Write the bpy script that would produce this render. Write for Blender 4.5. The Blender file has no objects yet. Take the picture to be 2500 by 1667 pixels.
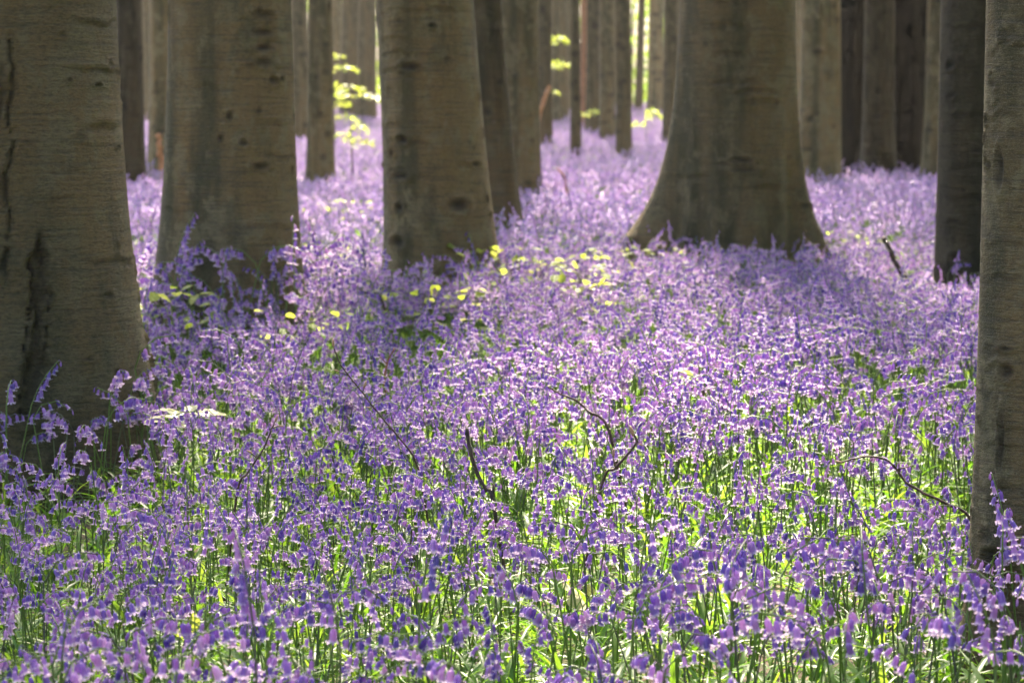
import bpy, math, random
import numpy as np
from mathutils import Vector, Matrix, Euler

# ------------------------------------------------------------------ camera, sky, sun, exposure
SC = bpy.context.scene
COL = SC.collection
S = 2500.0 / 2352.0                 # photo pixels per unit of the coordinates used below
F_PX, W_PX, H_PX, HORIZON = 6944.0, 2500.0, 1667.0, 250.0
CAM_H = 1.15
PITCH = math.atan((H_PX / 2 - HORIZON) / F_PX)

cam_data = bpy.data.cameras.new("camera")
cam = bpy.data.objects.new("camera", cam_data)
COL.objects.link(cam)
cam.location = (0, 0, CAM_H)
cam.rotation_euler = (math.radians(90) - PITCH, 0, 0)
cam_data.sensor_width = 36
cam_data.lens = 36 * F_PX / W_PX
cam_data.clip_end = 2000
cam_data.dof.use_dof = True
cam_data.dof.focus_distance = 6.1
cam_data.dof.aperture_fstop = 8.5
SC.camera = cam

SUN_EL, SUN_AZ = math.radians(52), math.radians(-0.5)     # azimuth measured from straight ahead, to the right
world = bpy.data.worlds.new("World")
SC.world = world
world.use_nodes = True
wn = world.node_tree
sky = wn.nodes.new("ShaderNodeTexSky")
sky.sky_type = 'NISHITA'
sky.sun_disc = False
sky.sun_elevation = SUN_EL
sky.sun_rotation = SUN_AZ
sky.air_density = 0.8
sky.dust_density = 4.0
sky.ozone_density = 0.5
wn.links.new(sky.outputs[0], wn.nodes["Background"].inputs[0])
wn.nodes["Background"].inputs[1].default_value = 0.08

sun_data = bpy.data.lights.new("sun", 'SUN')
sun_data.energy = 5.0
sun_data.angle = math.radians(4.5)
sun_data.color = (1.0, 0.87, 0.68)
sun = bpy.data.objects.new("sun", sun_data)
COL.objects.link(sun)
to_sun = Vector((math.sin(SUN_AZ) * math.cos(SUN_EL), math.cos(SUN_AZ) * math.cos(SUN_EL), math.sin(SUN_EL)))
sun.rotation_euler = to_sun.to_track_quat('Z', 'Y').to_euler()
sun.location = to_sun * 60

SC.view_settings.view_transform = 'Standard'
SC.view_settings.look = 'None'
SC.view_settings.gamma = 1
SC.view_settings.exposure = 2.72
SC.view_settings.use_curve_mapping = False
cy = SC.cycles
cy.use_adaptive_sampling = True
cy.adaptive_threshold = 0.025
cy.adaptive_min_samples = 16
cy.max_bounces = 5
cy.diffuse_bounces = 3
cy.glossy_bounces = 2
cy.transmission_bounces = 4
cy.volume_bounces = 0
cy.transparent_max_bounces = 4
cy.sample_clamp_indirect = 4
cy.use_denoising = True
cy.caustics_reflective = False
cy.caustics_refractive = False
HAZE_DENSITY = 0.00028

# ------------------------------------------------------------------ helpers
rng = np.random.default_rng(7)
R = random.Random(11)


def ground_z(x, y):
    x = np.asarray(x, float)
    y = np.asarray(y, float)
    z = 0.75 * np.clip((y - 35) / 75, 0, 1) ** 1.3
    z = z + 0.022 * np.sin(x * 0.9 + 1.3 * np.sin(y * 0.31)) * np.clip((y - 2) / 6, 0, 1) + 0.018 * np.sin(y * 0.7 + x * 0.4)
    return z


def pix_dir(px, py):
    """direction through a point of the photo given in 2352-wide coordinates"""
    u = (px * S - W_PX / 2) / F_PX
    v = (H_PX / 2 - py * S) / F_PX
    c, s = math.cos(PITCH), math.sin(PITCH)
    return Vector((u, c + v * s, -s + v * c))


def at_height(px, py, up=0.0):
    """where the ray of a pixel meets the ground raised by up"""
    d = pix_dir(px, py)
    t = 2.0
    while t < 170:
        p = Vector((0, 0, CAM_H)) + d * t
        if p.z <= float(ground_z(p.x, p.y)) + up:
            return p
        t *= 1.004
    return p


def at_depth(px, py, y):
    d = pix_dir(px, py)
    return Vector((0, 0, CAM_H)) + d * (y / d.y)


def tag(o, label=None, cat=None, group=None, kind=None):
    if label: o["label"] = label
    if cat: o["category"] = cat
    if group: o["group"] = group
    if kind: o["kind"] = kind
    return o


def empty(name, loc, rz=0.0):
    o = bpy.data.objects.new(name, None)
    o.empty_display_size = 0.1
    COL.objects.link(o)
    o.location = loc
    o.rotation_euler = (0, 0, rz)
    return o


class MB:
    """collects geometry and turns it into one mesh"""
    def __init__(self):
        self.v, self.f, self.m, self.a, self.p = [], [], [], [], []

    def add(self, verts, faces, mat=0, val=0.0, pale=None):
        b = len(self.v)
        self.v.extend([tuple(p) for p in verts])
        self.f.extend([tuple(b + i for i in f) for f in faces])
        self.m.extend([mat] * len(faces))
        self.a.extend([val] * len(verts))
        self.p.extend(pale if pale is not None else [0.0] * len(verts))

    def tube(self, pts, radii, sides=5, mat=0, cap=True, val=0.0):
        pts = [Vector(p) for p in pts]
        n = len(pts)
        verts, faces = [], []
        prev = None
        for i, p in enumerate(pts):
            t = (pts[min(i + 1, n - 1)] - pts[max(i - 1, 0)]).normalized()
            ref = prev if prev is not None else (Vector((1, 0, 0)) if abs(t.x) < 0.9 else Vector((0, 1, 0)))
            a = (ref - t * ref.dot(t)).normalized()
            prev = a
            b = t.cross(a)
            for k in range(sides):
                ang = 2 * math.pi * k / sides
                verts.append(p + (a * math.cos(ang) + b * math.sin(ang)) * radii[i])
        for i in range(n - 1):
            for k in range(sides):
                k2 = (k + 1) % sides
                faces.append((i * sides + k, i * sides + k2, (i + 1) * sides + k2, (i + 1) * sides + k))
        if cap:
            faces.append(tuple(range(sides - 1, -1, -1)))
            faces.append(tuple((n - 1) * sides + k for k in range(sides)))
        self.add(verts, faces, mat, val)

    def mesh(self, name, mats, smooth=True):
        me = bpy.data.meshes.new(name)
        me.from_pydata(self.v, [], self.f)
        for m in mats:
            me.materials.append(m)
        if len(mats) > 1:
            me.polygons.foreach_set("material_index", self.m)
        if smooth:
            me.polygons.foreach_set("use_smooth", [True] * len(self.f))
        if any(self.a):
            me.attributes.new("tint", 'FLOAT', 'POINT').data.foreach_set("value", self.a)
        if any(self.p):
            me.attributes.new("pale", 'FLOAT', 'POINT').data.foreach_set("value", self.p)
        me.update()
        return me


def link(name, me, parent=None, loc=None, rot=None, scale=None, mat=None):
    o = bpy.data.objects.new(name, me)
    COL.objects.link(o)
    if parent is not None:
        o.parent = parent
    if loc is not None: o.location = loc
    if rot is not None: o.rotation_euler = rot
    if scale is not None: o.scale = (scale, scale, scale) if isinstance(scale, (int, float)) else scale
    return o


# ------------------------------------------------------------------ materials
class NT:
    def __init__(self, name):
        self.mat = bpy.data.materials.new(name)
        self.mat.use_nodes = True
        self.t = self.mat.node_tree
        self.t.nodes.clear()
        self.out = self.n("ShaderNodeOutputMaterial")

    def n(self, kind, **kw):
        nd = self.t.nodes.new(kind)
        for k, v in kw.items():
            setattr(nd, k, v)
        return nd

    def l(self, a, b):
        self.t.links.new(a, b)

    def noise(self, vec, scale, detail=3, rough=0.55):
        nd = self.n("ShaderNodeTexNoise")
        nd.inputs["Scale"].default_value = scale
        nd.inputs["Detail"].default_value = detail
        nd.inputs["Roughness"].default_value = rough
        if vec is not None: self.l(vec, nd.inputs["Vector"])
        return nd.outputs[0]

    def ramp(self, fac, stops):
        nd = self.n("ShaderNodeValToRGB")
        els = nd.color_ramp.elements
        while len(els) < len(stops): els.new(0.5)
        for e, (p, c) in zip(els, stops):
            e.position = p
            e.color = (c, c, c, 1) if isinstance(c, (int, float)) else (*c, 1)
        self.l(fac, nd.inputs[0])
        return nd.outputs[0]

    def mix(self, fac, a, b, blend='MIX'):
        nd = self.n("ShaderNodeMix", data_type='RGBA', blend_type=blend)
        for sock, val in ((nd.inputs[0], fac), (nd.inputs[6], a), (nd.inputs[7], b)):
            if isinstance(val, (int, float)): sock.default_value = val
            elif isinstance(val, tuple): sock.default_value = (*val, 1)
            else: self.l(val, sock)
        return nd.outputs[2]

    def math(self, op, a, b=0.0, clamp=False):
        nd = self.n("ShaderNodeMath", operation=op, use_clamp=clamp)
        for sock, val in zip(nd.inputs, (a, b)):
            if isinstance(val, (int, float)): sock.default_value = val
            else: self.l(val, sock)
        return nd.outputs[0]

    def scaled(self, vec, s):
        nd = self.n("ShaderNodeMapping")
        nd.inputs["Scale"].default_value = s
        self.l(vec, nd.inputs["Vector"])
        return nd.outputs[0]


def bark_material():
    m = NT("beech_bark")
    co = m.n("ShaderNodeTexCoord").outputs["Object"]
    oi = m.n("ShaderNodeObjectInfo").outputs["Random"]
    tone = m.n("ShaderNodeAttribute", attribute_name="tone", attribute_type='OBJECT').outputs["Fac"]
    mark = m.n("ShaderNodeAttribute", attribute_name="mark", attribute_type='GEOMETRY').outputs["Fac"]
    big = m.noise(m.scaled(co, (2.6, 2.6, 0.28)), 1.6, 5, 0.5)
    streak = m.noise(m.scaled(co, (9, 9, 0.8)), 1.3, 4)
    lines = m.noise(m.scaled(co, (5, 5, 85)), 1.0, 5, 0.65)
    pores = m.noise(m.scaled(co, (60, 60, 150)), 1.0, 4, 0.7)
    fine = m.noise(co, 260, 2, 0.6)
    c = m.mix(m.ramp(big, [(0.42, 0.0), (0.58, 1.0)]), (0.044, 0.042, 0.018), (0.182, 0.116, 0.046))  # broad tan and dark zones put the trunks' side shading into the colour
    c = m.mix(m.ramp(streak, [(0.42, 0.0), (0.70, 0.75)]), c, (0.188, 0.134, 0.060))
    lich = m.noise(m.scaled(co, (1, 1, 0.7)), 9.0, 6, 0.68)
    c = m.mix(m.ramp(lich, [(0.50, 0.0), (0.58, 0.7)]), c, (0.195, 0.162, 0.086))
    damp = m.noise(m.scaled(co, (1, 1, 0.45)), 5.0, 6, 0.66)
    c = m.mix(m.ramp(damp, [(0.54, 0.0), (0.66, 0.7)]), c, (0.040, 0.042, 0.022))
    c = m.mix(m.ramp(lines, [(0.36, 0.58), (0.50, 0.0)]), c, (0.055, 0.048, 0.036))
    c = m.mix(m.ramp(pores, [(0.34, 0.5), (0.50, 0.0)]), c, (0.045, 0.040, 0.025))
    c = m.mix(m.ramp(fine, [(0.54, 0.0), (0.68, 0.7)]), c, (0.17, 0.14, 0.08))
    moss = m.n("ShaderNodeAttribute", attribute_name="moss", attribute_type='OBJECT').outputs["Fac"]
    c = m.mix(m.math('MULTIPLY', moss, m.ramp(m.noise(m.scaled(co, (1, 1, 0.5)), 3.0, 4), [(0.30, 0.35), (0.62, 1.0)])), c, m.mix(m.ramp(pores, [(0.35, 0.0), (0.62, 1.0)]), (0.028, 0.029, 0.013), (0.100, 0.088, 0.040)))
    c = m.mix(m.math('MULTIPLY', mark, 0.93, True), c, (0.022, 0.018, 0.014))
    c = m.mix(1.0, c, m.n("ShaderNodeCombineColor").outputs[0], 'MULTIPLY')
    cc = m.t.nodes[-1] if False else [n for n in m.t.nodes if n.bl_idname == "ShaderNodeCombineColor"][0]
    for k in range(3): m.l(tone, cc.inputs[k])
    b = m.n("ShaderNodeBsdfPrincipled")
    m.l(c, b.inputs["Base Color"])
    b.inputs["Roughness"].default_value = 0.82
    b.inputs["Specular IOR Level"].default_value = 0.25
    h = m.math('ADD', m.math('MULTIPLY', lines, 0.6), m.math('ADD', m.math('MULTIPLY', pores, 0.55), m.math('MULTIPLY', fine, 0.25)))
    bump = m.n("ShaderNodeBump")
    bump.inputs["Strength"].default_value = 0.9
    bump.inputs["Distance"].default_value = 0.012
    m.l(h, bump.inputs["Height"])
    m.l(bump.outputs[0], b.inputs["Normal"])
    m.l(b.outputs[0], m.out.inputs[0])
    return m.mat


def thin_material(name, stops, trans, t_fac=0.45, rough=0.4, spec=0.5, vary=None):
    """a thin living thing: reflects on its face, lets light through from behind"""
    m = NT(name)
    oi = m.n("ShaderNodeObjectInfo").outputs["Random"]
    tint = m.n("ShaderNodeAttribute", attribute_name="tint", attribute_type='GEOMETRY').outputs["Fac"]
    f = m.math('FRACT', m.math('ADD', m.math('MULTIPLY', tint, 1.618), oi))
    if vary:                                    # plants of one patch are akin in colour
        loc = m.n("ShaderNodeObjectInfo").outputs["Location"]
        patch = m.noise(loc, 1.7, 2)
        f = m.math('ADD', m.math('MULTIPLY', f, 0.62), m.math('MULTIPLY', m.math('SUBTRACT', patch, 0.295), 1.05), True)
    col = m.ramp(f, stops)
    tcol = m.ramp(f, trans)
    if vary:
        pale = m.n("ShaderNodeAttribute", attribute_name="pale", attribute_type='GEOMETRY').outputs["Fac"]
        pf = m.math('MULTIPLY', pale, 0.75)  # naturally pale petal tips, with their sunlit glow put into the colour too
        col = m.mix(pf, col, vary)
        tcol = m.mix(pf, tcol, vary)
    b = m.n("ShaderNodeBsdfPrincipled")
    m.l(col, b.inputs["Base Color"])
    b.inputs["Roughness"].default_value = rough
    b.inputs["Specular IOR Level"].default_value = spec
    t = m.n("ShaderNodeBsdfTranslucent")
    m.l(tcol, t.inputs[0])
    mx = m.n("ShaderNodeMixShader")
    mx.inputs[0].default_value = t_fac
    m.l(b.outputs[0], mx.inputs[1])
    m.l(t.outputs[0], mx.inputs[2])
    m.l(mx.outputs[0], m.out.inputs[0])
    return m.mat


def plain_material(name, c1, c2, scale=40, rough=0.7):
    m = NT(name)
    co = m.n("ShaderNodeTexCoord").outputs["Object"]
    c = m.mix(m.ramp(m.noise(co, scale, 4), [(0.35, 0.0), (0.65, 1.0)]), c1, c2)
    b = m.n("ShaderNodeBsdfPrincipled")
    m.l(c, b.inputs["Base Color"])
    b.inputs["Roughness"].default_value = rough
    m.l(b.outputs[0], m.out.inputs[0])
    return m.mat


def ground_material():
    m = NT("leaf_litter")
    co = m.n("ShaderNodeTexCoord").outputs["Object"]
    vor = m.n("ShaderNodeTexVoronoi")
    vor.inputs["Scale"].default_value = 26
    m.l(co, vor.inputs["Vector"])
    bw = m.n("ShaderNodeSeparateColor")
    m.l(vor.outputs["Color"], bw.inputs[0])
    c = m.ramp(bw.outputs[0], [(0.0, (0.045, 0.026, 0.014)), (0.5, (0.09, 0.052, 0.027)), (0.85, (0.15, 0.09, 0.045)), (1.0, (0.06, 0.075, 0.02))])
    c = m.mix(m.ramp(m.noise(co, 2.2, 4), [(0.40, 0.0), (0.62, 0.7)]), c, (0.045, 0.07, 0.018))
    b = m.n("ShaderNodeBsdfPrincipled")
    m.l(c, b.inputs["Base Color"])
    b.inputs["Roughness"].default_value = 0.85
    bump = m.n("ShaderNodeBump")
    bump.inputs["Strength"].default_value = 0.8
    bump.inputs["Distance"].default_value = 0.03
    m.l(bw.outputs[1], bump.inputs["Height"])
    m.l(bump.outputs[0], b.inputs["Normal"])
    m.l(b.outputs[0], m.out.inputs[0])
    return m.mat


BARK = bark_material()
BELL = thin_material("bluebell_petal",
                     [(0.0, (0.06, 0.045, 0.22)), (0.22, (0.115, 0.075, 0.34)), (0.42, (0.20, 0.12, 0.44)), (0.62, (0.30, 0.175, 0.49)), (0.82, (0.41, 0.25, 0.54)), (1.0, (0.54, 0.38, 0.62))],
                     [(0.0, (0.13, 0.07, 0.36)), (0.22, (0.27, 0.13, 0.54)), (0.42, (0.42, 0.21, 0.63)), (0.62, (0.56, 0.29, 0.67)), (0.82, (0.68, 0.40, 0.70)), (1.0, (0.79, 0.56, 0.77))],
                     0.45, 0.26, 0.9, (0.88, 0.78, 0.88))
STALK = thin_material("bluebell_stalk", [(0.0, (0.10, 0.16, 0.035)), (0.6, (0.13, 0.20, 0.05)), (1.0, (0.10, 0.10, 0.09))],
                      [(0.0, (0.22, 0.36, 0.04)), (0.6, (0.28, 0.42, 0.06)), (1.0, (0.16, 0.16, 0.10))], 0.35, 0.4, 0.4)
BLADE = thin_material("bluebell_leaf", [(0.0, (0.045, 0.115, 0.016)), (0.5, (0.075, 0.165, 0.022)), (1.0, (0.11, 0.21, 0.03))],
                      [(0.0, (0.17, 0.40, 0.02)), (0.5, (0.26, 0.47, 0.03)), (1.0, (0.38, 0.54, 0.05))], 0.5, 0.38, 0.45)
LEAF = thin_material("young_beech_leaf", [(0.0, (0.13, 0.20, 0.03)), (0.5, (0.19, 0.25, 0.045)), (1.0, (0.25, 0.28, 0.07))],
                     [(0.0, (0.45, 0.58, 0.05)), (0.5, (0.60, 0.68, 0.08)), (1.0, (0.72, 0.74, 0.16))], 0.55, 0.4, 0.5)
GLARE_LEAF = thin_material("glare_leaf", [(0.0, (0.34, 0.37, 0.20)), (1.0, (0.44, 0.43, 0.26))],
                          [(0.0, (0.75, 0.76, 0.45)), (1.0, (0.82, 0.78, 0.55))], 0.4, 0.22, 0.8)  # leaf whitened: the sun's glare on it is put into the colour
IVY = thin_material("ivy_leaf", [(0.0, (0.05, 0.11, 0.02)), (1.0, (0.12, 0.20, 0.04))],
                    [(0.0, (0.15, 0.30, 0.03)), (1.0, (0.30, 0.45, 0.06))], 0.4, 0.35, 0.5)
CROWN = thin_material("canopy_leaf", [(0.0, (0.05, 0.10, 0.015)), (1.0, (0.10, 0.16, 0.03))],
                      [(0.0, (0.20, 0.34, 0.03)), (1.0, (0.34, 0.46, 0.05))], 0.45, 0.45, 0.4)
TWIG = plain_material("twig_bark", (0.045, 0.026, 0.020), (0.10, 0.055, 0.038), 90, 0.6)
DEAD = plain_material("dead_wood", (0.035, 0.025, 0.018), (0.085, 0.06, 0.04), 60, 0.8)
ORANGE = plain_material("stripped_wood", (0.34, 0.14, 0.05), (0.46, 0.22, 0.09), 25, 0.7)
RUST = plain_material("rusty_bark", (0.20, 0.085, 0.04), (0.32, 0.14, 0.07), 12, 0.8)
BUD = plain_material("bud_scale", (0.28, 0.14, 0.07), (0.45, 0.28, 0.14), 200, 0.4)
GROUND = ground_material()

# ------------------------------------------------------------------ the ground
def build_ground():
    ys = np.concatenate([np.linspace(-300, -10, 8), np.linspace(0, 40, 110), np.linspace(42, 120, 50), np.linspace(130, 420, 12)])
    xs = np.concatenate([np.linspace(-320, -24, 10), np.linspace(-20, 20, 90), np.linspace(24, 320, 10)])
    X, Y = np.meshgrid(xs, ys)
    Z = ground_z(X, Y)
    v = np.stack([X.ravel(), Y.ravel(), Z.ravel()], 1)
    nx = len(xs)
    f = [(j * nx + i, j * nx + i + 1, (j + 1) * nx + i + 1, (j + 1) * nx + i) for j in range(len(ys) - 1) for i in range(nx - 1)]
    me = bpy.data.meshes.new("ground")
    me.from_pydata(v.tolist(), [], f)
    me.polygons.foreach_set("use_smooth", [True] * len(f))
    me.materials.append(GROUND)
    tag(link("ground", me), kind="structure")


build_ground()

# ------------------------------------------------------------------ trees
TREES = []          # (x, y, radius) kept clear of plants
CROWNS = []


def crown_mesh(seed):
    r = random.Random(seed)
    mb = MB()
    for c in range(9):
        a = r.uniform(0, 2 * math.pi)
        rad = 4.6 * math.sqrt(r.random())
        zc = 14 + r.uniform(0, 1) * 11 * (1 - 0.35 * (rad / 4.6) ** 2)
        cc = Vector((rad * math.cos(a), rad * math.sin(a), zc))
        t = r.random()
        size = r.uniform(0.7, 1.5)
        for k in range(26):
            p = cc + Vector((r.gauss(0, 0.5), r.gauss(0, 0.5), r.gauss(0, 0.22))) * size
            s = r.uniform(0.10, 0.20)
            M = Euler((r.gauss(0, 0.5), r.gauss(0, 0.5), r.uniform(0, 6.3))).to_matrix()
            q = [Vector((-s, 0, 0)), Vector((0, -0.6 * s, 0.1 * s)), Vector((1.1 * s, 0, 0)), Vector((0, 0.6 * s, 0.1 * s))]
            mb.add([p + M @ w for w in q], [(0, 1, 2, 3)], 0, t * 0.9 + 0.05)
    return mb.mesh("crown", [CROWN], smooth=False)


def limbs_into(v, f, marks, rnd, cx, cy, r0):
    mb = MB()
    for k in range(6):
        a = k * 1.05 + rnd.uniform(-0.3, 0.3)
        z0 = 11.0 + k * 0.85
        pts, rad = [], []
        for i in range(5):
            t = i / 4
            d = 0.05 + 3.6 * t
            pts.append((cx + d * math.cos(a + 0.3 * t), cy + d * math.sin(a + 0.3 * t), z0 + 5.5 * t ** 0.8))
            rad.append(max(0.03, r0 * 0.45 * (1 - 0.8 * t)))
        mb.tube(pts, rad, 6)
    b = len(v)
    return np.vstack([v, np.array(mb.v)]), f + [tuple(b + i for i in q) for q in mb.f], np.concatenate([marks, np.zeros(len(mb.v))])


class Trunk:
    """surface of one trunk: angle 0 faces the camera, positive to the right"""
    def __init__(self, px_l, px_r, base_py, base_up=0.0, ref_py=100, depth=None):
        cxp = 0.5 * (px_l + px_r)
        p = at_height(cxp, base_py, base_up) if depth is None else Vector((0, depth, 0))
        self.y = p.y
        q = at_depth(cxp, ref_py, self.y)
        self.x = q.x
        self.z0 = float(ground_z(self.x, self.y))
        self.r = 0.5 * (px_r - px_l) * S / F_PX * self.y
        self.view = math.atan2(self.x, self.y)
        self.feats = []
        self.moss = 0.15
        self.lean = lambda z: 0.0
        self.flare = lambda th, z: 0.10 * np.exp(-z / 0.35) * (1 + 0.25 * np.cos(3 * th + 0.7))
        self.zt = CAM_H + 0.037 * self.y - self.z0 + 0.35

    def loc(self, px, py):
        p = at_depth(px, py, self.y)
        z = p.z - self.z0
        rr = self.r + 0.3 * float(np.mean(self.flare(np.array([0.0]), np.array([max(z, 0)]))))
        s = max(-0.98, min(0.98, (p.x - self.x - self.lean(z)) / rr))
        return math.asin(s), z

    def m(self, px):            # length of px photo units at this tree
        return px * S / F_PX * self.y

    def knot(self, px, py, w, h, deep=0.012, rim=0.008, dark=1.0):
        th, z = self.loc(px, py)
        self.feats.append(("knot", th, z, self.m(w), self.m(h), deep, rim, dark))

    def crease(self, px0, px1, py, sag=0.0, deep=0.006, thick=0.008, dark=0.6):
        t0, z = self.loc(px0, py)
        t1, _ = self.loc(px1, py)
        self.feats.append(("crease", t0, t1, z, self.m(sag), deep, thick, dark))

    def crack(self, pts, width, deep, dark=1.0):
        self.feats.append(("crack", [self.loc(*p) for p in pts], self.m(width), deep, dark))

    def bump(self, px, py, w, h, out):
        th, z = self.loc(px, py)
        self.feats.append(("bump", th, z, self.m(w), self.m(h), out))

    def build(self, name, label, group, tone=1.0, nth=96, dz=0.03, wob=0.012, crown=True, seed=1, mat=BARK):
        rnd = random.Random(seed)
        zl = np.arange(-0.12, self.zt, dz)
        zs = np.concatenate([zl, np.array([zl[-1] + 0.6, zl[-1] + 1.8, 6.5, 9.0, 12.0, 15.0, 18.0])])
        th = np.linspace(-math.pi, math.pi, nth, endpoint=False)
        TH, Z = np.meshgrid(th, zs)
        Zc = np.clip(Z, 0, None)
        taper = 1 - 0.022 * np.clip(Z - 0.5, 0, None)
        rad = self.r * taper + self.flare(TH, Zc)
        ph = [rnd.uniform(0, 6.28) for _ in range(8)]
        rad = rad + wob * self.r / 0.35 * (np.sin(2 * TH + ph[0] + 0.5 * Z) + 0.7 * np.sin(3 * TH + ph[1] - 0.8 * Z) + 0.5 * np.sin(5 * TH + ph[2] + 0.6 * Z)
                                           + 0.35 * np.sin(9 * TH + ph[3] + 1.1 * Z) * np.exp(-Zc / 0.8) + 0.4 * np.sin(2.3 * Z + ph[4]) * np.cos(TH + ph[5]))
        mark = np.zeros_like(rad)
        feats = list(self.feats)
        if self.zt > 1 and nth >= 90:
            for _ in range(int(60 + 20 * self.zt)):       # small growth wrinkles and lenticel lines
                a = rnd.uniform(-1.6, 1.6)
                w = rnd.uniform(0.10, 0.5)
                feats.append(("crease", a - w, a + w, rnd.uniform(0.1, self.zt), rnd.uniform(-0.01, 0.02), rnd.uniform(0.0006, 0.002), rnd.uniform(0.003, 0.007), rnd.uniform(0.05, 0.2)))
            for _ in range(int(12 + 6 * self.zt)):
                s_ = rnd.uniform(0.006, 0.016)
                feats.append(("knot", rnd.uniform(-1.6, 1.6), rnd.uniform(0.2, self.zt), s_ * 1.3, s_, 0.003, 0.003, rnd.uniform(0.2, 0.6)))
        wig = 0.012 * np.sin(TH * 7 + ph[6]) + 0.006 * np.sin(TH * 17 + ph[7])
        for ft in feats:
            k = ft[0]
            if k == "knot":
                _, t0, z0, w, h, deep, rim, dark = ft
                d2 = ((TH - t0) * self.r / w) ** 2 + ((Z - z0) / h) ** 2
                rad += -deep * np.exp(-d2 * 1.6) + rim * np.exp(-(np.sqrt(d2) - 1.35) ** 2 * 6)
                mark = np.maximum(mark, dark * np.exp(-d2 ** 1.5 * 0.9))
            elif k == "crease":
                _, t0, t1, z0, sag, deep, thick, dark = ft
                c_, w_ = 0.5 * (t0 + t1), 0.5 * (t1 - t0)
                e = np.clip(1 - ((TH - c_) / w_) ** 2, 0, 1)
                line = z0 + sag * (1 - np.abs((TH - c_) / w_)) + wig * 0.6
                dd = (Z - line) / thick
                rad += 0.7 * e * (-deep * np.exp(-dd ** 2) + 0.8 * deep * np.exp(-(dd - 1.6) ** 2 / 1.4))
                mark = np.maximum(mark, 0.55 * dark * e * np.exp(-dd ** 2) * (0.65 + 0.35 * np.sin(TH * 31 + z0 * 50)))
            elif k == "bump":
                _, t0, z0, w, h, out = ft
                d2 = ((TH - t0) * self.r / w) ** 2 + ((Z - z0) / h) ** 2
                rad += out * np.exp(-d2)
            else:
                _, pts, w, deep, dark = ft
                pz = np.array([p[1] for p in pts])[::-1]
                pt = np.array([p[0] for p in pts])[::-1]
                tl = np.interp(Z, pz, pt) + 0.004 / self.r * (np.sin(Z * 31 + ph[0]) + 0.6 * np.sin(Z * 77 + ph[1] + 2 * np.sin(Z * 19)) + 0.35 * np.sin(Z * 190 + 3 * np.sin(Z * 43)))
                e = np.clip((Z - pz[0]) / 0.04, 0, 1) * np.clip((pz[-1] - Z) / 0.04, 0, 1)
                dd = (TH - tl) * self.r / (w * (0.9 + 0.45 * np.sin(Z * 23 + ph[2]) + 0.3 * np.sin(Z * 61 + ph[3])))
                rad += e * (-deep * np.exp(-dd ** 4) + 0.35 * deep * np.exp(-(np.abs(dd) - 1.7) ** 2 * 3))
                mark = np.maximum(mark, dark * e * np.exp(-dd ** 4) * (0.72 + 0.28 * np.sin(Z * 88 + TH * 40 + 2 * np.sin(Z * 37))))
        ang = TH - self.view
        lean = np.vectorize(self.lean)(np.clip(zs, 0, 6))[:, None]
        X = lean + rad * np.sin(ang)
        Y = -rad * np.cos(ang)
        v = np.stack([X.ravel(), Y.ravel(), Z.ravel()], 1)
        nz = len(zs)
        idx = np.arange(nz * nth).reshape(nz, nth)
        a = idx[:-1]; b = np.roll(idx, -1, 1)[:-1]; c = np.roll(idx, -1, 1)[1:]; d = idx[1:]
        f = np.stack([a.ravel(), b.ravel(), c.ravel(), d.ravel()], 1).tolist()
        f = [tuple(q) for q in f]
        marks = mark.ravel()
        if crown:
            v, f, marks = limbs_into(v, f, marks, rnd, float(lean[-1, 0]), 0.0, self.r)
        me = bpy.data.meshes.new("trunk")
        me.from_pydata(v.tolist(), [], f)
        me.polygons.foreach_set("use_smooth", [True] * len(f))
        me.attributes.new("mark", 'FLOAT', 'POINT').data.foreach_set("value", marks.astype(np.float32))
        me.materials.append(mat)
        root = empty(name, (self.x, self.y, self.z0))
        tag(root, label, "tree", group)
        t = link("trunk", me, root)
        t["tone"] = float(tone)
        t["moss"] = float(self.moss)
        if crown:
            if not CROWNS:
                CROWNS.extend(crown_mesh(s) for s in (3, 5, 8, 13))
            cr = link("crown", CROWNS[seed % 4], root, (float(lean[-1, 0]), 0, rnd.uniform(-1.0, 2.0)), (0, 0, rnd.uniform(0, 6.28)))
            sc_ = rnd.uniform(0.85, 1.15)
            cr.scale = (sc_, sc_, 1)
        TREES.append((self.x, self.y, self.r * 1.02 + (0.10 if self.r > 0.25 else 0.04)))
        self.root = root
        return root


GB = "big beeches standing among the bluebells"
# 1 - the great trunk cut by the left border
t1 = Trunk(-256, 262, 1135, ref_py=20)
t1.flare = lambda th, z: np.exp(-z / 0.55) * (0.11 + 0.10 * np.exp(-((th - 1.2) / 0.7) ** 2) + 0.05 * np.exp(-((th + 0.5) / 0.5) ** 2) + 0.012 * np.cos(6 * th))
t1.crack([(84, 520), (80, 580), (76, 650), (76, 720), (72, 780), (62, 850), (54, 930)], 13, 0.018, 0.6)
t1.crack([(96, 514), (92, 560), (89, 620), (98, 690), (92, 760), (80, 830)], 2.6, 0.012, 0.9)
t1.crack([(66, 560), (63, 640), (60, 700), (50, 780), (53, 830), (40, 900), (36, 945)], 3.4, 0.014, 0.95)
t1.crack([(22, 60), (26, 160), (20, 250), (26, 330), (14, 400), (18, 520), (10, 640)], 4.5, 0.014, 0.55)
t1.crack([(2, 130), (4, 200), (0, 300)], 7, 0.012, 0.5)
t1.knot(82, 560, 9, 45, 0.012, 0.0, 0.6)
t1.knot(74, 690, 12, 60, 0.008, 0.0, 0.45)
t1.knot(64, 830, 14, 70, 0.010, 0.0, 0.5)
t1.crease(120, 300, 172, 12, 0.009, 0.010, 0.55)
t1.crease(140, 262, 55, -4, 0.008, 0.009, 0.6)
t1.crease(150, 285, 300, 14, 0.008, 0.012, 0.7)
t1.crease(60, 150, 455, 0, 0.005, 0.007, 0.5)
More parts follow.
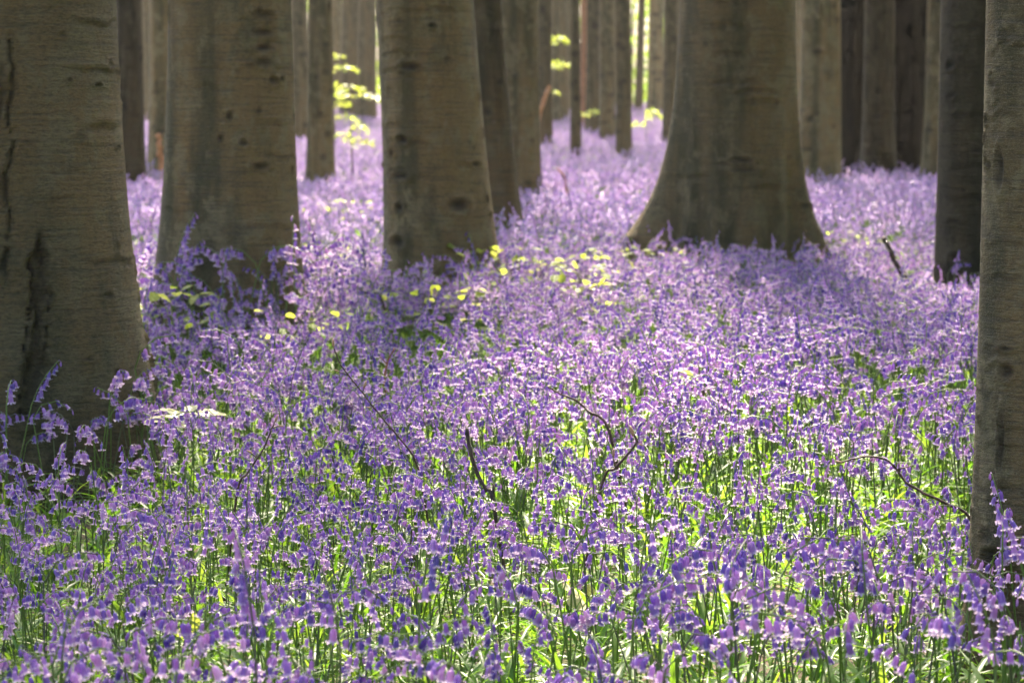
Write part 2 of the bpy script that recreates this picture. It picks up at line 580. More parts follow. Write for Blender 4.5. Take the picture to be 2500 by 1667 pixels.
t1.crease(150, 300, 600, 12, 0.006, 0.010, 0.5)
for kx, ky, kw, kh in ((210, 196, 12, 4), (146, 184, 5, 5), (262, 168, 10, 8), (296, 610, 9, 14), (303, 672, 11, 13), (50, 922, 13, 22), (250, 338, 9, 5),
                       (165, 805, 10, 3), (212, 838, 3, 10), (318, 800, 9, 16), (328, 850, 9, 14), (232, 560, 5, 10)):
    t1.knot(kx, ky, kw, kh, 0.010, 0.007, 0.6)
for kx, ky in ((322, 770), (331, 815), (335, 868), (338, 910), (325, 880), (315, 835)):
    t1.knot(kx, ky, 6, 7, 0.014, 0.012, 0.8)
t1.bump(8, 190, 14, 26, 0.02)
t1.moss = 0.6
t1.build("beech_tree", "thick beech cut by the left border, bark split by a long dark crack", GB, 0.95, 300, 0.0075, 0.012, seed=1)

# 2
t2 = Trunk(384, 668, 742, 0.20, ref_py=60)
t2.flare = lambda th, z: np.exp(-z / 0.45) * (0.11 + 0.07 * np.exp(-((th + 1.4) / 0.5) ** 2) + 0.02 * np.cos(3 * th + 0.4) + 0.012 * np.cos(7 * th))
for kx, ky, kw, kh in ((600, 38, 26, 9), (603, 80, 30, 8), (604, 113, 24, 8), (606, 146, 24, 9), (622, 186, 14, 9), (640, 182, 8, 6), (594, 380, 20, 7),
                       (507, 315, 6, 8), (527, 266, 6, 9), (590, 254, 5, 6), (556, 326, 9, 8), (388, 40, 6, 7), (388, 20, 5, 6), (592, 28, 6, 6), (660, 388, 5, 8), (466, 600, 7, 5)):
    t2.knot(kx, ky, kw, kh, 0.010, 0.006, 0.8)
for x0, x1, y_, sg in ((560, 660, 74, 6), (560, 660, 108, 7), (565, 660, 142, 7), (480, 668, 152, -8), (560, 672, 285, 0), (430, 560, 205, 0), (380, 460, 480, 2), (520, 690, 520, 3), (600, 690, 362, 2)):
    t2.crease(x0, x1, y_, sg, 0.005, 0.011, 0.5)
t2.moss = 0.3
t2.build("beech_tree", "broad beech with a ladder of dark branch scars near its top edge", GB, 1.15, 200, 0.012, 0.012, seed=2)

# 3
t3 = Trunk(858, 1082, 688, 0.20, ref_py=20)
_l3 = lambda z: 0.20 * max(0.0, 1 - z / 1.9) * 0.55 if z < 1.9 else -0.03 * (z - 1.9)
t3.lean = _l3
t3.flare = lambda th, z: np.exp(-z / 0.8) * (0.085 + 0.02 * np.cos(2 * th + 1.0)) + np.exp(-z / 0.25) * 0.03 * (1 + np.cos(4 * th))
for kx, ky, kw, kh in ((1050, 468, 24, 15), (932, 320, 13, 9), (945, 156, 22, 9), (927, 402, 24, 7), (1100, 222, 8, 8), (1108, 300, 8, 8), (1092, 376, 14, 5), (928, 472, 11, 9),
                       (925, 552, 18, 14), (1112, 456, 8, 9), (1118, 492, 6, 6), (870, 378, 5, 4), (905, 352, 6, 12), (990, 62, 9, 5)):
    t3.knot(kx, ky, kw, kh, 0.013, 0.009, 0.9)
for x0, x1, y_, sg in ((862, 1010, 328, 8), (868, 1000, 404, 14), (860, 960, 166, 2), (862, 1000, 130, 3), (866, 960, 96, 3), (862, 940, 290, 2), (1030, 1110, 376, 2), (880, 1090, 30, 3)):
    t3.crease(x0, x1, y_, sg, 0.007, 0.011, 0.6)
t3.moss = 0.3
t3.build("beech_tree", "leaning beech with one round dark knot hole low on its front", GB, 1.15, 190, 0.012, 0.012, seed=3)

# 4
t4 = Trunk(1562, 1836, 622, 0.16, ref_py=60)
_lobe = lambda th, a, w: np.exp(-((th - a) / w) ** 2)
t4.flare = lambda th, z: (np.exp(-z / 0.34) * (0.04 + 0.86 * _lobe(th, -1.52, 0.34) + 0.16 * _lobe(th, -0.85, 0.16) + 0.10 * _lobe(th, -0.35, 0.15) + 0.13 * _lobe(th, 0.25, 0.17)
                                               + 0.09 * _lobe(th, 0.72, 0.12) + 0.42 * _lobe(th, 1.30, 0.22) + 0.3 * _lobe(th, 2.6, 0.5))
                          + np.exp(-z / 0.95) * (0.05 * _lobe(th, 1.28, 0.20) + 0.035 * _lobe(th, -1.2, 0.3) + 0.02 * _lobe(th, 0.1, 0.25)))
for kx, ky, kw, kh in ((1846, 286, 6, 8), (1826, 470, 11, 5), (1835, 530, 11, 7), (1700, 365, 26, 5), (1705, 388, 28, 4), (1615, 560, 12, 10), (1500, 560, 10, 14)):
    t4.knot(kx, ky, kw, kh, 0.012, 0.008, 0.85)
for x0, x1, y_, sg in ((1620, 1740, 12, 4), (1610, 1740, 66, 6), (1640, 1720, 130, 5), (1610, 1760, 195, 5), (1640, 1800, 218, 6), (1690, 1800, 238, 3), (1690, 1830, 432, 4), (1560, 1640, 405, -3)):
    t4.crease(x0, x1, y_, sg, 0.008, 0.016, 0.6)
t4.moss = 0.45
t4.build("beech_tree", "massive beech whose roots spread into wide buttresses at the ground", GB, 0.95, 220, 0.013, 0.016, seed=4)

# 5 - slim trunk cut by the right border
t5 = Trunk(2262, 2610, 1548, ref_py=200)
t5.flare = lambda th, z: np.exp(-z / 0.22) * (0.035 + 0.01 * np.cos(3 * th)) + np.exp(-z / 0.7) * 0.008
for kx, ky, kw, kh in ((2306, 386, 13, 44), (2286, 172, 8, 8), (2276, 375, 10, 14), (2285, 378, 6, 10), (2322, 842, 17, 17), (2312, 1000, 9, 60), (2300, 1262, 30, 20), (2264, 955, 4, 8),
                       (2272, 275, 5, 10), (2268, 320, 5, 10), (2275, 420, 5, 6), (2320, 790, 14, 6)):
    t5.knot(kx, ky, kw, kh, 0.006, 0.006, 0.75)
for x0, x1, y_, sg, dk in ((2262, 2440, 128, 18, 0.7), (2262, 2500, 976, 0, 0.5), (2262, 2400, 1012, -4, 0.4), (2262, 2350, 812, 0, 0.4), (2262, 2360, 840, 2, 0.3), (2262, 2360, 270, 0, 0.3),
                           (2262, 2420, 560, 0, 0.3), (2262, 2420, 640, 2, 0.3), (2262, 2400, 1110, 2, 0.4), (2280, 2500, 1240, 3, 0.7), (2260, 2500, 1285, -3, 0.6)):
    t5.crease(x0, x1, y_, sg, 0.004, 0.006, dk)
t5.moss = 0.1
t5.build("beech_tree", "slim brown beech cut by the right border in the front", GB, 1.0, 220, 0.006, 0.008, seed=5)

# 6
t6 = Trunk(2160, 2364, 665, 0.22, ref_py=100)
t6.flare = lambda th, z: np.exp(-z / 0.3) * 0.02 * (1 + 0.3 * np.cos(3 * th))
for kx, ky, kw, kh in ((2182, 150, 16, 9), (2182, 222, 18, 5), (2205, 262, 20, 4), (2190, 505, 18, 5), (2196, 590, 20, 10), (2240, 345, 14, 4)):
    t6.knot(kx, ky, kw, kh, 0.010, 0.006, 0.85)
for x0, x1, y_, sg in ((2162, 2300, 68, 2), (2162, 2280, 270, 5), (2180, 2330, 385, 2), (2165, 2320, 455, 2), (2220, 2330, 330, 5)):
    t6.crease(x0, x1, y_, sg, 0.006, 0.012, 0.6)
t6.moss = 0.6
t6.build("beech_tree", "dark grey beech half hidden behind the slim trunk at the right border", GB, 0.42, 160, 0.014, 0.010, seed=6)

# trees further back: left, right (px), visible foot (py), tone, flare, lean(px shift foot), label
GM = "beeches standing further back"
MID = [
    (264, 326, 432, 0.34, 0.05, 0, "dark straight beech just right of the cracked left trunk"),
    (338, 440, 405, 1.25, 0.12, 0, "pale beech half hidden behind the scarred broad trunk"),
    (671, 706, 322, 0.80, 0.04, 0, "thin grey beech beside the right edge of the scarred broad trunk"),
    (706, 764, 425, 1.05, 0.05, 0, "brown beech with its foot in flowers, between the scarred and leaning trunks"),
    (1083, 1150, 524, 0.60, 0.06, 52, "dark leaning beech pressed behind the leaning knot-hole trunk"),
    (1150, 1235, 455, 0.95, 0.05, 8, "brown beech next right of the dark leaning trunk"),
    (1235, 1268, 338, 0.62, 0.03, 0, "narrow dark beech beside a slanting orange branch"),
    (1309, 1331, 352, 0.70, 0.02, 3, "thinnest beech, in the middle of the far clearing"),
    (1346, 1380, 312, 0.60, 0.03, 0, "dark beech behind a rusty red bark strip"),
    (1379, 1412, 322, 0.95, 0.05, 0, "grey beech left of a close pair in the far clearing"),
    (1415, 1449, 356, 0.72, 0.03, 2, "brown-grey beech bordering the bright green gap"),
    (1488, 1526, 262, 1.30, 0.10, 0, "pale beech on the right side of the bright green gap"),
    (1524, 1560, 338, 0.65, 0.04, 0, "bluish grey beech touching the buttressed trunk"),
    (1838, 1926, 425, 1.10, 0.09, 4, "pale grey beech right behind the buttressed trunk"),
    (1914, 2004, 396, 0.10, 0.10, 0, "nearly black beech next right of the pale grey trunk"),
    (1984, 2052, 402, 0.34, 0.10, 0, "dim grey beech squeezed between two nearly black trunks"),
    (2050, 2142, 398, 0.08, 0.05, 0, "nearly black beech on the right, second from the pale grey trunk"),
    (2130, 2196, 410, 0.95, 0.10, 0, "light brown beech peeping out behind the dark grey right trunk"),
]
for i, (a, b, py, tone, fl, ln, lab) in enumerate(MID):
    t = Trunk(a, b, py, 0.26, ref_py=60)
    sh = t.m(ln)
    if ln:
        top = CAM_H + 0.037 * t.y - t.z0
        t.lean = (lambda s_, tp: (lambda z: s_ * max(0.0, 1 - z / tp) ** 1.3))(sh, top)
    t.flare = (lambda q, k: (lambda th, z: np.exp(-z / 0.45) * q * (1 + 0.35 * np.cos(3 * th + k) + 0.15 * np.cos(5 * th + 2 * k))))(fl, i * 1.3)
    rr = random.Random(50 + i)
    for _ in range(9):
        t.knot(rr.uniform(a, b), rr.uniform(0, py - 20), rr.uniform(4, 12), rr.uniform(3, 7), 0.010, 0.008, 0.85)
    t.build("beech_tree", lab, GM, tone, 72, 0.035, 0.02, seed=20 + i)

# the hazy ranks of trees in the far wood
GF = "far beeches in the haze"
FAR = [("between the cracked and scarred trunks", [(268, 300), (300, 336), (322, 345)]),
       ("between the scarred and knot-hole trunks", [(664, 690), (690, 712), (750, 786), (778, 822), (816, 862)]),
       ("right of the knot-hole trunk", [(1130, 1160), (1218, 1246)]),
       ("in the far clearing", [(1262, 1306), (1296, 1316), (1330, 1348), (1366, 1384), (1404, 1420), (1432, 1452), (1458, 1476)]),
       ("beside the buttressed trunk", [(1546, 1570), (1800, 1850)]),
       ("left of the dark grey right trunk", [(2120, 2160)])]
ORD = ["leftmost", "second from left", "third from left", "fourth from left", "fifth from left", "sixth from left", "seventh from left"]
i = 0
for gap, cols in FAR:
    for k, (a, b) in enumerate(cols):
        rr = random.Random(90 + i)
        t = Trunk(a, b, 300, depth=rr.uniform(72, 108), ref_py=100)
        t.flare = (lambda q: (lambda th, z: np.exp(-z / 0.5) * 0.07 * (1 + 0.4 * np.cos(3 * th + q))))(i)
        t.lean = (lambda q: (lambda z: q * z))(rr.uniform(-0.03, 0.03))
        which = ORD[k] + " " if len(cols) > 1 else ""
        t.build("beech_tree", f"far hazy beech {gap}, {which}of those behind", GF, rr.uniform(0.5, 1.1), 24, 0.25, 0.014, seed=60 + i)
        i += 1

# ------------------------------------------------------------------ far undergrowth with fresh leaves, plus an added side thicket
def far_wood():
    mb = MB()
    r = random.Random(5)
    for c in range(1500):
        x = r.uniform(-60, 60)
        y = r.uniform(122, 165)
        z = 0.7 + 14.0 * r.random() ** 1.3
        cc = Vector((x, y, z))
        t = r.random()
        for k in range(36):
            p = cc + Vector((r.gauss(0, 1.0), r.gauss(0, 1.0), r.gauss(0, 0.55)))
            s = r.uniform(0.12, 0.34)
            M = Euler((r.gauss(0, 0.7), r.gauss(0, 0.7), r.uniform(0, 6.3))).to_matrix()
            mb.add([p + M @ Vector(w) * s for w in ((-1, 0, 0), (0, -.6, .1), (1, 0, 0), (0, .6, .1))], [(0, 1, 2, 3)], 0, t * 0.9 + 0.05)
    for c in range(800):                      # unseen thicket added at the right to block sky light from that side
        cc = Vector((r.uniform(17, 34), r.uniform(-35, 48), 0.5 + 13 * r.random()))
        cc.x += max(0.0, cc.y) * 0.16
        t = r.random()
        for k in range(24):
            p = cc + Vector((r.gauss(0, 1.3), r.gauss(0, 1.3), r.gauss(0, 0.8)))
            s = r.uniform(0.3, 0.55)
            M = Euler((r.gauss(0, 0.9), r.gauss(0, 0.9), r.uniform(0, 6.3))).to_matrix()
            mb.add([p + M @ Vector(w) * s for w in ((-1, 0, 0), (0, -.6, .1), (1, 0, 0), (0, .6, .1))], [(0, 1, 2, 3)], 0, t * 0.9 + 0.05)
    for k in range(260):
        x, y = r.uniform(-60, 60), r.uniform(118, 170)
        rad = r.uniform(0.06, 0.3)
        mb.tube([(x, y, 0.5), (x + r.uniform(-.2, .2), y, 7), (x + r.uniform(-.5, .5), y, 16)], [rad, rad * .85, rad * .6], 6, 1)
    o = link("far_woodland", mb.mesh("far_woodland", [CROWN, DEAD], smooth=False))
    tag(o, "hazy wall of fresh green leaves and thin stems closing the far wood, plus added side thicket", "woodland", kind="stuff")


far_wood()

# ------------------------------------------------------------------ bluebells
def bell_mesh(kind):
    """one hanging flower with its short stalk: kind 0 open, 1 half open, 2 bud"""
    mb = MB()
    if kind == 2:
        prof = [(0.0, 0.0006), (-0.002, 0.0018), (-0.006, 0.0026), (-0.010, 0.0021), (-0.013, 0.0004)]
    else:
        prof = [(0.0, 0.0008), (-0.0014, 0.0033), (-0.006, 0.0041), (-0.0125, 0.0041)]
    n = 6
    off = Vector((0.007, 0, -0.003))
    vs = [Vector((r_ * math.cos(2 * math.pi * k / n), r_ * math.sin(2 * math.pi * k / n), z)) + off for z, r_ in prof for k in range(n)]
    fs = [(i * n + k, i * n + (k + 1) % n, (i + 1) * n + (k + 1) % n, (i + 1) * n + k) for i in range(len(prof) - 1) for k in range(n)]
    if kind != 2:
        b = (len(prof) - 1) * n
        for k in range(n):
            a0 = 2 * math.pi * k / n
            a1 = 2 * math.pi * (k + 1) / n
            am = 0.5 * (a0 + a1)
            fl = 0.0080 if kind == 0 else 0.0058
            i0 = len(vs)
            vs.append(Vector((0.0053 * math.cos(am - 0.36), 0.0053 * math.sin(am - 0.36), -0.0155)) + off)
            vs.append(Vector((0.0053 * math.cos(am + 0.36), 0.0053 * math.sin(am + 0.36), -0.0155)) + off)
            vs.append(Vector((fl * math.cos(am), fl * math.sin(am), -0.0172)) + off)
            vs.append(Vector(((fl + 0.0012) * math.cos(am), (fl + 0.0014) * math.sin(am), -0.0148)) + off)
            fs += [(b + k, b + (k + 1) % n, i0 + 1, i0), (i0, i0 + 1, i0 + 2), (i0 + 1, i0 + 3, i0 + 2), (i0, i0 + 2, i0 + 3)]
    mb.add(vs, fs, 0, 0.0, [min(1.0, max(0.0, (-v.z - 0.0158) / 0.003)) if kind != 2 else 0.0 for v in vs])
    mb.tube([(0, 0, 0), (0.0045, 0, 0.0015), tuple(off)], [0.0007, 0.0006, 0.0008], 3, 0, cap=False)
    return mb


def leaf_blade(mb, base, az, length, width, rise, droop, mat, val):
    n = 6
    d = Vector((math.cos(az), math.sin(az), 0))
    sd = Vector((-d.y, d.x, 0))
    vs = []
    p = Vector(base)
    el = rise
    for i in range(n + 1):
        t = i / n
        w = width * (0.75 + 0.5 * t) * (1 - t ** 2.6) * 0.5 + 0.0006
        kz = Vector((0, 0, 0.35 * w))
        vs += [p - sd * w + kz, p, p + sd * w + kz]
        step = length / n
        p = p + (d * math.cos(el) + Vector((0, 0, 1)) * math.sin(el)) * step
        el -= droop / n
    fs = []
    for i in range(n):
        a = i * 3
        fs += [(a, a + 1, a + 4, a + 3), (a + 1, a + 2, a + 5, a + 4)]
    mb.add(vs, fs, mat, val)


BELLS = [bell_mesh(k) for k in range(3)]
BELL_ME = [b.mesh("bell", [BELL]) for b in BELLS]


def plant_form(r):
    """stem points, bells as (kind, matrix), leaves as argument lists - the stem nods towards +x"""
    h = r.uniform(0.27, 0.38)
    n = 10
    nod = r.choice((r.uniform(0.2, 0.7), r.uniform(0.9, 1.6), r.uniform(1.5, 2.4)))
    lean = r.uniform(-0.10, 0.12)
    pts = [Vector((0, 0, -0.015))]
    ang = lean
    p = Vector((0, 0, 0))
    L = h * 1.10
    for i in range(n):
        pts.append(p.copy())
        t = (i + 1) / n
        if t > 0.76:
            ang += nod / (n * 0.26)
        p = p + Vector((math.sin(ang), 0.02 * math.sin(i * 1.7 + h * 90), math.cos(ang))) * (L / n)
    pts.append(p)
    nb = r.randint(6, 11)
    bells = []
    t_first = r.uniform(0.72, 0.80)
    for k in range(nb):
        t = t_first + (1 - t_first) * k / (nb - 1)
        s = t * (len(pts) - 2) + 1
        i = min(int(s), len(pts) - 2)
        q = pts[i].lerp(pts[i + 1], s - i)
        kind = 2 if k >= nb - 1 else (1 if (k >= nb - 3 and r.random() < 0.6) else 0)
        if kind == 0 and r.random() < 0.18: kind = 1
        az = r.gauss(0, 0.75) if k < nb - 2 else r.gauss(0, 0.5)
        tilt = r.uniform(-0.5, 0.15)
        size = (1.06 - 0.22 * k / nb) * r.uniform(0.86, 1.1)
        M = Matrix.Translation(q) @ Matrix.Rotation(az, 4, 'Z') @ Matrix.Rotation(tilt, 4, 'Y') @ Matrix.Scale(size, 4)
        bells.append((kind, M))
    leaves = []
    for k in range(r.randint(2, 3)):
        leaves.append((r.uniform(0, 6.28), r.uniform(0.17, 0.27), r.uniform(0.009, 0.014), r.uniform(0.8, 1.35), r.uniform(0.9, 2.2)))
    return pts, bells, leaves


def stem_radii(n):
    return [0.0024 - 0.0013 * i / (n - 1) for i in range(n)]


FORMS = [plant_form(random.Random(100 + k)) for k in range(20)]


def joined_form(form, lod):
    pts, bells, leaves = form
    mb = MB()
    r = random.Random(len(bells) * 7 + lod)
    if lod == 0:
        mb.tube(pts, stem_radii(len(pts)), 4, 0, False, 0.3)
    else:
        q = [pts[0], pts[6], pts[9], pts[-1]]
        mb.tube(q, [0.0028, 0.0024, 0.002, 0.0014], 3, 0, False, 0.3)
    for kind, M in bells:
        val = r.uniform(0.02, 0.98)
        if lod == 0:
            b = BELLS[kind]
            mb.add([M @ Vector(v) for v in b.v], b.f, 1, val, b.p)
        else:
            o = Vector((0.007, 0, -0.003))
            prof = [(0, 0.0008), (-0.003, 0.0042), (-0.012, 0.0046), (-0.0165, 0.0085)]
            vs = [M @ (o + Vector((rr * math.cos(a), rr * math.sin(a), z))) for z, rr in prof for a in (0.4, 2.0, 3.55, 5.1)]
            mb.add(vs, [(i * 4 + k, i * 4 + (k + 1) % 4, (i + 1) * 4 + (k + 1) % 4, (i + 1) * 4 + k) for i in range(3) for k in range(4)], 1, val, [0.0] * 8 + [0.15] * 4 + [0.8] * 4)
    for az, ln, w, rise, droop in leaves:
        leaf_blade(mb, (0, 0, -0.01), az, ln, w, rise, droop, 2, r.uniform(0.05, 0.95))
    return mb.mesh("bluebell_form", [STALK, BELL, BLADE])


def tuft_mesh(seed):
    r = random.Random(seed)
    mb = MB()
    for k in range(9):
        leaf_blade(mb, (r.gauss(0, 0.02), r.gauss(0, 0.02), -0.01), r.uniform(0, 6.28), r.uniform(0.16, 0.30), r.uniform(0.008, 0.014), r.uniform(0.55, 1.4), r.uniform(0.7, 2.4), 0, r.uniform(0.05, 0.95))
    return mb.mesh("leaf_tuft", [BLADE])


def source_collection(name, meshes):
    c = bpy.data.collections.new(name)
    for k, me in enumerate(meshes):
        c.objects.link(bpy.data.objects.new(f"{name}.{k + 1:03d}", me))
    return c


def scatter(name, pts, rots, scales, idx, coll, label, cat):
    me = bpy.data.meshes.new(name)
    me.from_pydata(pts.tolist(), [], [])
    me.attributes.new("rot", 'FLOAT_VECTOR', 'POINT').data.foreach_set("vector", rots.astype(np.float32).ravel())
    me.attributes.new("size", 'FLOAT', 'POINT').data.foreach_set("value", scales.astype(np.float32))
    me.attributes.new("pick", 'INT', 'POINT').data.foreach_set("value", idx.astype(np.int32))
    o = link(name, me)
    g = bpy.data.node_groups.new(name, 'GeometryNodeTree')
    g.interface.new_socket("Geometry", in_out='INPUT', socket_type='NodeSocketGeometry')
    g.interface.new_socket("Geometry", in_out='OUTPUT', socket_type='NodeSocketGeometry')
    N = g.nodes
    gi, go = N.new("NodeGroupInput"), N.new("NodeGroupOutput")
    iop = N.new("GeometryNodeInstanceOnPoints")
    ci = N.new("GeometryNodeCollectionInfo")
    ci.inputs["Collection"].default_value = coll
    ci.inputs["Separate Children"].default_value = True
    ci.inputs["Reset Children"].default_value = True

    def attr(nm, ty):
        a = N.new("GeometryNodeInputNamedAttribute")
        a.data_type = ty
        a.inputs["Name"].default_value = nm
        return a.outputs["Attribute"]
    e2r = N.new("FunctionNodeEulerToRotation")
    g.links.new(attr("rot", 'FLOAT_VECTOR'), e2r.inputs[0])
    g.links.new(gi.outputs[0], iop.inputs["Points"])
    g.links.new(ci.outputs[0], iop.inputs["Instance"])
    iop.inputs["Pick Instance"].default_value = True
    g.links.new(attr("pick", 'INT'), iop.inputs["Instance Index"])
    g.links.new(e2r.outputs[0], iop.inputs["Rotation"])
    g.links.new(attr("size", 'FLOAT'), iop.inputs["Scale"])
    g.links.new(iop.outputs[0], go.inputs[0])
    md = o.modifiers.new("scatter", 'NODES')
    md.node_group = g
    tag(o, label, cat, kind="stuff")
    return o


def smooth_noise(x, y, f, seed):
    r = np.random.default_rng(seed)
    out = np.zeros_like(x)
    for _ in range(7):
        a = r.uniform(0, 2 * math.pi)
        k = f * r.uniform(0.6, 1.7)
        out += np.sin((x * math.cos(a) + y * math.sin(a)) * k + r.uniform(0, 6.28))
    return out / 7 ** 0.5


def field(density_bands, seed, margin=1.1):
    r = np.random.default_rng(seed)
    P = []
    for y0, y1, dens in density_bands:
        half = 0.18 * y1 * 1.12 + margin
        n = int(2 * half * (y1 - y0) * dens)
        x = r.uniform(-half, half, n)
        y = r.uniform(y0, y1, n)
        keep = np.abs(x) < 0.18 * y * 1.12 + margin
        P.append(np.stack([x[keep], y[keep]], 1))
    P = np.vstack(P)
    for tx, ty, tr in TREES:
        P = P[(P[:, 0] - tx) ** 2 + (P[:, 1] - ty) ** 2 > tr * tr]
    return P


P = field([(3.9, 6.5, 215), (6.5, 9, 235), (9, 16, 225), (16, 30, 170), (30, 60, 95), (60, 112, 60)], 3)
nz = smooth_noise(P[:, 0], P[:, 1], 3.2, 1) + 0.6 * smooth_noise(P[:, 0], P[:, 1], 8.0, 2)
near = np.clip((11 - P[:, 1]) / 4, 0, 1)
prob = np.clip(0.84 + 0.34 * nz - 0.16 * near, 0.05, 1)
P = P[rng.uniform(0, 1, len(P)) < prob]
P = P[np.argsort(P[:, 1])]
# tall ones that stand out against the front trunks
TALL = [(2322, 1190, 0.40), (2345, 1250, 0.37), (205, 905, 0.41), (232, 935, 0.38), (262, 900, 0.40), (165, 950, 0.36), (120, 925, 0.37), (10, 880, 0.44)]
E = np.array([tuple(at_height(a, b, u))[:2] for a, b, u in TALL])
P = P[~((np.abs(P[:, 0] / P[:, 1] - t5.x / t5.y) < 0.03) & (P[:, 1] < t5.y) & (P[:, 1] > t5.y - 0.75) & (rng.uniform(0, 1, len(P)) < 0.6))]
P = np.vstack([E, P])
n = len(P)
pz = ground_z(P[:, 0], P[:, 1])
size = rng.uniform(0.82, 1.18, n)
size *= 1 + 0.12 * np.clip(smooth_noise(P[:, 0], P[:, 1], 1.1, 9), -1, 1)
for tree, gain in ((t2, 1.45), (t3, 1.25), (t1, 1.2)):
    d_ = np.hypot(P[:, 0] - tree.x, P[:, 1] - tree.y) - tree.r
    size = np.where((d_ < 0.55) & (rng.uniform(0, 1, n) < 0.4), size * gain, size)
size[:len(TALL)] = [u / 0.325 for _, _, u in TALL]
rots = np.stack([rng.normal(0, 0.14, n), rng.normal(0, 0.14, n), rng.uniform(0, 2 * math.pi, n)], 1)
form = rng.integers(0, len(FORMS), n)

# the 300 that show largest become things of their own
cp, sp = math.cos(PITCH), math.sin(PITCH)
hz_ = pz + 0.27 * size - CAM_H
depth = P[:, 1] * cp - hz_ * sp
ix = P[:, 0] / depth * F_PX + W_PX / 2
iy = H_PX / 2 - (P[:, 1] * sp + hz_ * cp) / depth * F_PX
seen = (ix > 10) & (ix < W_PX - 10) & (iy > 0) & (iy < H_PX - 12)
for tx, ty, tr in TREES[:6]:                     # not behind a front trunk
    seen &= ~((np.abs(P[:, 0] / P[:, 1] - tx / ty) < tr / ty) & (P[:, 1] > ty))
hero = np.where(seen)[0]
hero = hero[np.argsort(P[hero, 1], kind='stable')][:300]
rest = np.ones(n, bool)
rest[hero] = False
rest_idx = np.where(rest)[0]

pick = np.where(P[:, 1] < 17, form, len(FORMS) + form % 8)
COLL = source_collection("bluebell_form", [joined_form(f, 0) for f in FORMS] + [joined_form(f, 1) for f in FORMS[:8]])
scatter("bluebell_carpet", np.stack([P[:, 0], P[:, 1], pz], 1)[rest_idx], rots[rest_idx], size[rest_idx], pick[rest_idx], COLL,
        "carpet of violet bluebells reaching back between the beech trunks", "bluebells")

STEM_ME, LEAF_ME = [], []
for k, (pts, bells, leaves) in enumerate(FORMS):
    mb = MB()
    mb.tube(pts, stem_radii(len(pts)), 5, 0, True, 0.3)
    STEM_ME.append(mb.mesh("stem", [STALK]))
    ls = []
    for q, (az, ln, w, rise, droop) in enumerate(leaves):
        mb = MB()
        leaf_blade(mb, (0, 0, -0.01), 0, ln, w, rise, droop, 0, 0.1 + 0.2 * q)
        ls.append((mb.mesh("leaf", [BLADE]), az))
    LEAF_ME.append(ls)

NUM = {5: "five", 6: "six", 7: "seven", 8: "eight", 9: "nine", 10: "ten", 11: "eleven", 12: "twelve"}


COLUMNS = ["at the left border", "far left", "left", "left of centre", "centre left", "centre right", "right of centre", "right", "far right", "at the right border"]


def zone(px, py):
    row = "bottom row" if py > 1575 else ("front rows" if py > 1480 else ("mid front rows" if py > 1390 else "behind the front rows"))
    return f"{row}, {COLUMNS[min(9, max(0, int(px / 250)))]}"


taken = {}
for h in hero:
    k = int(form[h])
    pts, bells, leaves = FORMS[k]
    rz = rots[h, 2]
    side = math.cos(rz)
    face = "nodding right" if side > 0.5 else ("nodding left" if side < -0.5 else ("nodding away" if math.sin(rz) > 0 else "nodding forward"))
    tall = "tall" if size[h] > 1.09 else ("short" if size[h] < 0.92 else "middling")
    root = empty("bluebell", (P[h, 0], P[h, 1], pz[h]))
    root.rotation_euler = rots[h]
    root.scale = (size[h],) * 3
    lab = f"{tall} {NUM[len(bells)]}-belled bluebell {face}, {zone(ix[h], iy[h])}"
    taken[lab] = taken.get(lab, 0) + 1
    if taken[lab] > 1:
        lab += ", " + ("higher of two", "highest of three", "highest of four")[min(taken[lab] - 2, 2)]
    tag(root, lab, "bluebell", "bluebells in the front rows")
    link("stem", STEM_ME[k], root)
    for kind, M in bells:
        b = link("bell", BELL_ME[kind], root)
        b.matrix_local = M
    for me, az in LEAF_ME[k]:
        link("leaf", me, root, rot=(0, 0, az))

# the low green leaves under the flowers
Q = field([(3.0, 9, 75), (9, 18, 60), (18, 40, 22)], 21)
m_ = len(Q)
TUFTS = source_collection("leaf_tuft", [tuft_mesh(k) for k in range(6)])
scatter("bluebell_leaves", np.stack([Q[:, 0], Q[:, 1], ground_z(Q[:, 0], Q[:, 1])], 1),
        np.stack([np.zeros(m_), np.zeros(m_), rng.uniform(0, 6.28, m_)], 1), rng.uniform(0.5, 0.9, m_), rng.integers(0, 6, m_), TUFTS,
        "glossy green strap leaves covering the ground beneath the bluebells", "leaves")

# ------------------------------------------------------------------ twigs, saplings, seedlings
def beech_leaf_mesh(mat, length=0.06, name="leaf"):
    """an oval, pleated leaf, stalk at the origin, growing along +x"""
    mb = MB()
    n = 7
    vs, fs = [], []
    for i in range(n + 1):
        t = i / n
        w = 0.36 * length * math.sin(math.pi * min(1, t * 0.94 + 0.03)) ** 0.75
        z = 0.10 * length * math.sin(t * 2.6) + (0.02 * length if i % 2 else 0)
        vs += [(t * length, -w, z + 0.12 * w), (t * length, -w * .5, z + (0.03 if i % 2 else -0.01) * length), (t * length, 0, z - 0.05 * w), (t * length, w * .5, z + (0.03 if i % 2 else -0.01) * length), (t * length, w, z + 0.12 * w)]
    for i in range(n):
        for k in range(4):
            fs.append((i * 5 + k, i * 5 + k + 1, (i + 1) * 5 + k + 1, (i + 1) * 5 + k))
    mb.add(vs, fs)
    return mb.mesh(name, [mat], smooth=False)


def bud_mesh():
    mb = MB()
    mb.tube([(0, 0, 0), (0, 0, 0.004), (0, 0, 0.009), (0, 0, 0.014), (0, 0, 0.018)], [0.0010, 0.0026, 0.0030, 0.0020, 0.0003], 6)
    return mb.mesh("bud", [BUD])


BUD_ME = bud_mesh()


